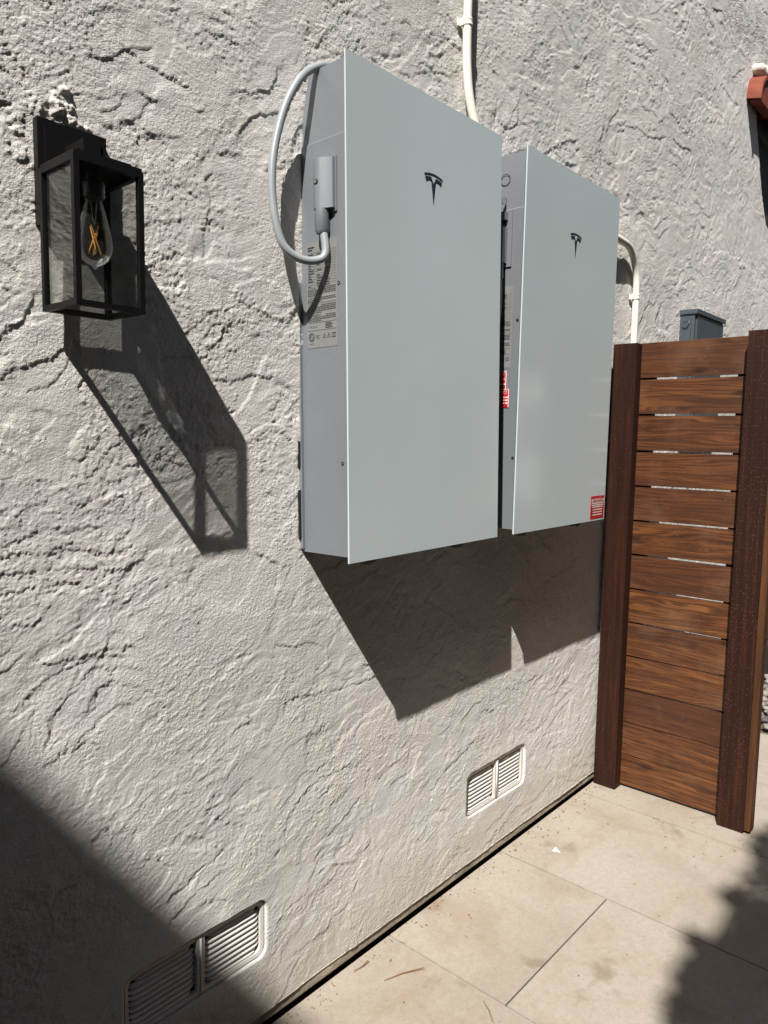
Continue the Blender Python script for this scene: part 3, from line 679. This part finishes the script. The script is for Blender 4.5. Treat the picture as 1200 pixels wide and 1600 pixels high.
# ------------------------------------------------------------------ eave past the far corner of the wall
ev = thing('tiled_eave', 'terracotta roof tile end over dark timber at the right end of the wall', 'roof', (3.5, 0, 3.0))
def er(p): return (p[0] - 3.5, p[1], p[2] - 3.0)
box('beam', er((3.36, .035, 3.19)), er((6.2, .30, 3.32)), GREYWOOD, ev, .004)
box('shade_gap', er((3.36, .05, 3.322)), er((6.2, .9, 3.45)), VOID, ev)  # block coloured black for the shaded gap under the tiles
box('panel', er((3.40, .06, -.04)), er((6.2, .20, 3.185)), DARKWOOD, ev)
for k in range(4):
    bm = bmesh.new(); n = 14; xc = 3.315 + .32 * k; A = []
    for yy, r in ((-.075, .155), (.50, .125)):
        A.append([er((xc + r * math.cos(math.pi * q / n), yy, 3.235 + (yy + .075) * .25 + r * math.sin(math.pi * q / n))) for q in range(n + 1)] + [er((xc + (r - .018) * math.cos(math.pi * q / n), yy, 3.235 + (yy + .075) * .25 + (r - .018) * math.sin(math.pi * q / n))) for q in range(n, -1, -1)])
    V0 = [bm.verts.new(p) for p in A[0]]; V1 = [bm.verts.new(p) for p in A[1]]; m_ = len(V0)
    for q in range(m_): bm.faces.new((V0[q], V0[(q + 1) % m_], V1[(q + 1) % m_], V1[q]))
    for q in range(n): bm.faces.new((V0[q], V0[q + 1], V0[m_ - 2 - q], V0[m_ - 1 - q])); bm.faces.new((V1[q], V1[q + 1], V1[m_ - 2 - q], V1[m_ - 1 - q]))
    # mortar plug closing the barrel end
    bm_obj('roof_tile', bm, TERRA, ev, True, auto=.7)
    bm = bmesh.new(); prof = [(xc + .135 * math.cos(math.pi * q / n), 3.235 + .135 * math.sin(math.pi * q / n)) for q in range(n + 1)]
    add_poly(bm, prof, lambda u, v, d: Vector(er((u, -.066 + d, v))), .05); bm_obj('tile_plug', bm, TERRA, ev)
bm = bmesh.new(); bmesh.ops.create_icosphere(bm, subdivisions=3, radius=.10, matrix=Matrix.Translation(er((3.40, -.01, 3.43))) @ Matrix.Diagonal((1.5, .7, .5, 1)))
for v in bm.verts: v.co += v.normal * .015 * math.sin(v.co.x * 60) * math.cos(v.co.z * 50)
bm_obj('mortar_cap', bm, MORTAR, ev, True)

# pale planter behind the right post
bm = bmesh.new(); prof = [(.12, .20), (.10, .25), (.17, .29), (.24, .38), (.27, .50), (.25, .60), (.19, .66), (.20, .68), (.16, .68), (.15, .60)]
add_tube(bm, [(0, 0, z) for r, z in prof], [r for r, z in prof], 32, False)
pot = bm_obj('body', bm, mat_plain('celadon_glaze', (.50, .50, .36), .35, 0, .5, .1, 10), None, True, auto=1.2)
pt_ = thing('garden_urn', 'pale celadon glazed urn over a black painted shadow behind the right gate post', 'urn', (3.98, -.30, -.02)); pot.parent = pt_
box('shadow_block', (-.20, -.20, -.01), (.20, .20, .20), VOID, pt_, .01)  # black block painted in for the shadow below the urn

# ------------------------------------------------------------------ litter on the paving
bm = bmesh.new(); vs = [bm.verts.new(p) for p in ((-.016, -.012, .0006), (.020, .002, .0008), (-.010, .018, .0012), (.0, .004, .0022))]
bm.faces.new((vs[0], vs[1], vs[3])); bm.faces.new((vs[1], vs[2], vs[3])); bm.faces.new((vs[2], vs[0], vs[3]))
o = bm_obj('paper_scrap', bm, WHITE, None); o.location = (1.077, -.151, .001); o.rotation_euler = (0, 0, .6); tag(o, 'small white triangular paper scrap lying on the sunlit paving', 'paper scrap')
NEED = mat_plain('dry_needle', (.15, .075, .032), .7)
for pts, lab in (([(.198, -.117), (.25, -.138), (.304, -.169)], 'longest dry brown pine needle pair lying on the paving'),
                 ([(.316, -.351), (.30, -.38), (.273, -.411)], 'dry brown pine needle near the bottom edge crossing a paver joint'),
                 ([(.17, -.035), (.20, -.042), (.225, -.040)], 'short dry needle lying close to the foot of the wall')):
    bm = bmesh.new(); c0 = pts[0]
    for dx in (0, .006):
        add_tube(bm, [(p[0] - c0[0], p[1] - c0[1] + dx * i / 2, .0022 + .001 * (i == 1)) for i, p in enumerate(pts)], .0009, 6)
    o = bm_obj('pine_needle', bm, NEED, None); o.location = (c0[0], c0[1], 0); tag(o, lab, 'pine needle', 'dry needles on the paving')
rnd = random.Random(11); bm = bmesh.new()
for k in range(300):
    if k < 180: x = rnd.uniform(-.1, 1.62); y = -.012 - abs(rnd.gauss(0, .03))
    elif k < 240: x = rnd.uniform(1.35, 1.68); y = rnd.uniform(-.7, -.02)
    else: x = rnd.uniform(-.1, 1.6); y = rnd.uniform(-1.2, -.05)
    s = rnd.uniform(.0008, .0026); t = rnd.uniform(0, 6.28)
    m = Matrix.Translation((x, y, s * .5 + .0005)) @ Matrix.Rotation(t, 4, 'Z') @ Matrix.Diagonal((s * rnd.uniform(1, 3), s, s * .6, 1))
    bmesh.ops.create_icosphere(bm, subdivisions=1, radius=1, matrix=m)
o = bm_obj('leaf_litter', bm, mat_plain('litter', (.16, .10, .06), .9, var=.5, scale=8), None); o['kind'] = 'stuff'; tag(o, 'crumbs of dry leaf and grit scattered along the wall foot', 'litter')

# ------------------------------------------------------------------ surroundings outside the frame
# wing of the house to the left, its roof edge casts the long diagonal shade
box('sky_block_eave', (-6.15, -.80, 6.50), (4.6, .06, 6.62), DARKWOOD, house)  # unseen overhang, added to keep overhead sky light off the wall
wg = thing('house_wing', 'two storey stucco wing standing left of the side yard', 'building', (-6.17, 0, 0))
box('wall', (-3.5, -7.0, -.04), (0, .05, 8.30), mat_plain('wing_stucco', (.15, .13, .11), .9, 0, .1, .08, 6, .004, 60), wg)
box('roof', (-3.6, -7.1, 8.3002), (.02, .1, 8.44), DARKWOOD, wg)
for y in (-5.2, -2.6):
    f = box('window', (.001, y - .5, 1.2), (.05, y + .5, 2.4), DARKWOOD, wg); box('pane', (.0502, y - .44, 1.26), (.054, y + .44, 2.34), VOID, f)
fn = thing('boundary_fence', 'dark timber boundary fence along the far side of the paving', 'fence', (0, -2.42, 0))
bm0 = None
for k in range(70):
    x = -6.0 + k * .145
    if bm0 is None:
        bm = bmesh.new(); add_box(bm, (0, -.01, -.04), (.135, .01, 1.9)); bm0 = bm_obj('board', bm, DARKWOOD, fn); bm0.location = (x, 0, 0)
    else:
        c = bm0.copy(); COL.objects.link(c); c.parent = fn; c.location = (x, 0, 0)
box('rail', (-6.0, -.05, 1.5), (4.15, -.0105, 1.58), DARKWOOD, fn); box('rail', (-6.0, -.05, .3), (4.15, -.0105, .38), DARKWOOD, fn)
nh = thing('sky_block_house', 'unseen house added across the fence to block sky light', 'building', (0, -3.25, 0))  # out of view, placed and raised to cut sky fill in the yard
box('wall', (-6, -6, -.04), (4, 0, 6.9), mat_plain('neighbour_stucco', (.16, .14, .12), .9, 0, .1, .08, 5, .003, 50), nh)
box('roof', (-6.1, -6.3, 6.902), (4.1, .15, 7.05), DARKWOOD, nh)
for x in (-3, 1.5):
    f = box('window', (x, .001, 1.3), (x + 1.2, .06, 2.5), GREYWOOD, nh); box('pane', (x + .07, .0602, 1.37), (x + 1.13, .066, 2.43), VOID, f)
# backyard house, reflected faintly in the farther battery
by_ = thing('backyard_shed', 'pale clapboard shed standing beyond the side yard', 'shed', (8.9, -6.2, 0))
SID = mat_plain('pale_siding', (.58, .55, .53), .7, 0, .3, .05, 4)
box('wall', (0, 0, -.04), (2.5, 3.4, 2.6), SID, by_); box('roof', (-.2, -.2, 2.602), (2.7, 3.6, 2.72), DARKWOOD, by_)
for k in range(12):
    box('clapboard', (-.02, .0, .05 + k * .2), (-.001, 3.4, .235 + k * .2), SID, by_)
f = box('window', (-.06, 1.1, 1.1), (-.021, 2.1, 2.0), WHITE, by_); box('pane', (-.066, 1.17, 1.17), (-.061, 2.03, 1.93), VOID, f)
for hx, hy, hr, lab in ((12.5, -2.2, 2.6, 'broad dark green tree added past the end of the house wall to block low sky light'), (13.2, -7.5, 2.8, 'dark green tree added behind the pale shed to block low sky light')):  # unseen trees, added to cut sky fill from the far end
    ft = thing('sky_block_tree', lab, 'tree', (hx, hy, 0), (0, 0, 0), 'unseen trees added to block low sky light')
    rr = random.Random(int(hx * 10)); bm = bmesh.new()
    for k in range(2600):
        d = Vector((rr.gauss(0, 1), rr.gauss(0, 1), rr.gauss(0, 1))).normalized(); lob = 1 + .25 * math.sin(d.x * 5 + k % 3) * math.cos(d.z * 6)
        p = Vector((0, 0, 3.6)) + Vector((d.x, d.y, d.z * 1.25)) * hr * lob * rr.random() ** .3; q = Matrix.Rotation(rr.uniform(0, 6.28), 3, 'Z') @ Matrix.Rotation(rr.uniform(-1.4, 1.4), 3, 'X'); z_ = rr.uniform(.12, .24)
        bm.faces.new([bm.verts.new(p + q @ Vector(v)) for v in ((-z_, 0, 0), (0, -z_ * .6, 0), (z_, 0, .03), (0, z_ * .6, 0))])
    o = bm_obj('crown', bm, LEAFM, ft); o['kind'] = 'stuff'
    bm = bmesh.new(); add_tube(bm, [(0, 0, -.04), (.05, 0, 1.5), (.1, .1, 3.6)], [.16, .12, .06], 10); bm_obj('trunk', bm, DARKWOOD, ft, True)

# tree over the path: leafy shade at the lower right
def to_tree(gx, gy, t): return Vector((gx, gy, 0)) + SUN * t
tr = thing('shade_tree', 'small leafy tree leaning over the path behind the viewer', 'tree', (-2.7, -2.2, 0))
rnd = random.Random(21); bm = bmesh.new(); TL = Vector((-2.7, -2.2, 0))
clusters = []
def ground_cluster(gx, gy, r, t, n): clusters.append((to_tree(gx, gy, t), r, n))
for gx, gy, r, n in ((.63, -.80, .10, 420), (.76, -.79, .11, 450), (.90, -.83, .13, 520), (1.06, -.90, .14, 520), (1.2, -.95, .16, 560), (.83, -.96, .21, 900), (1.02, -1.05, .26, 1100), (1.22, -1.03, .22, 900), (1.45, -1.0, .24, 900), (.78, -1.15, .24, 900), (1.1, -1.35, .3, 900), (1.6, -1.3, .34, 900), (1.8, -.95, .22, 700), (.70, -.86, .12, 350)):
    ground_cluster(gx, gy, r, 6.6, n)
for gx, gy, r, n in ((1.22, -.70, .045, 40), (1.60, -.70, .07, 90), (1.70, -.74, .10, 160), (1.12, -.80, .10, 50), (1.30, -.80, .12, 70), (1.45, -.80, .12, 70), (.93, -.70, .05, 22)):
    ground_cluster(gx, gy, r, 7.4, n)
for c, r, n in clusters:
    for k in range(n):
        d = Vector((rnd.gauss(0, 1), rnd.gauss(0, 1), rnd.gauss(0, 1))).normalized() * r * (rnd.random() ** .45)
        p = c + d - TL; s = rnd.uniform(.03, .05)
        q = Matrix.Rotation(rnd.uniform(0, 6.28), 3, 'Z') @ Matrix.Rotation(rnd.uniform(-1.2, 1.2), 3, 'X') @ Matrix.Rotation(rnd.uniform(-1.2, 1.2), 3, 'Y')
        vs = [bm.verts.new(p + q @ Vector(v)) for v in ((-s, 0, 0), (0, -s * .5, .003), (s, 0, 0), (0, s * .5, .003))]
        bm.faces.new(vs)
fo = bm_obj('leaves', bm, LEAFM, tr); fo['kind'] = 'stuff'
bm = bmesh.new(); add_tube(bm, spline([(0, 0, -.04), (.03, .05, .9), (.05, .12, 1.7), (.1, .1, 3.6), (.15, -.1, 4.8)], 5), [.07 - .0022 * i for i in range(21)], 12)
for c, r, n in clusters:
    e_ = c - TL; add_tube(bm, spline([(.1, .1, 3.6), tuple(e_ * .5 + Vector((.05, .05, 2.1))), tuple(e_)], 4), [.022 - .002 * i for i in range(9)], 6)
bm_obj('trunk', bm, DARKWOOD, tr, True)
bpy.context.view_layer.update()
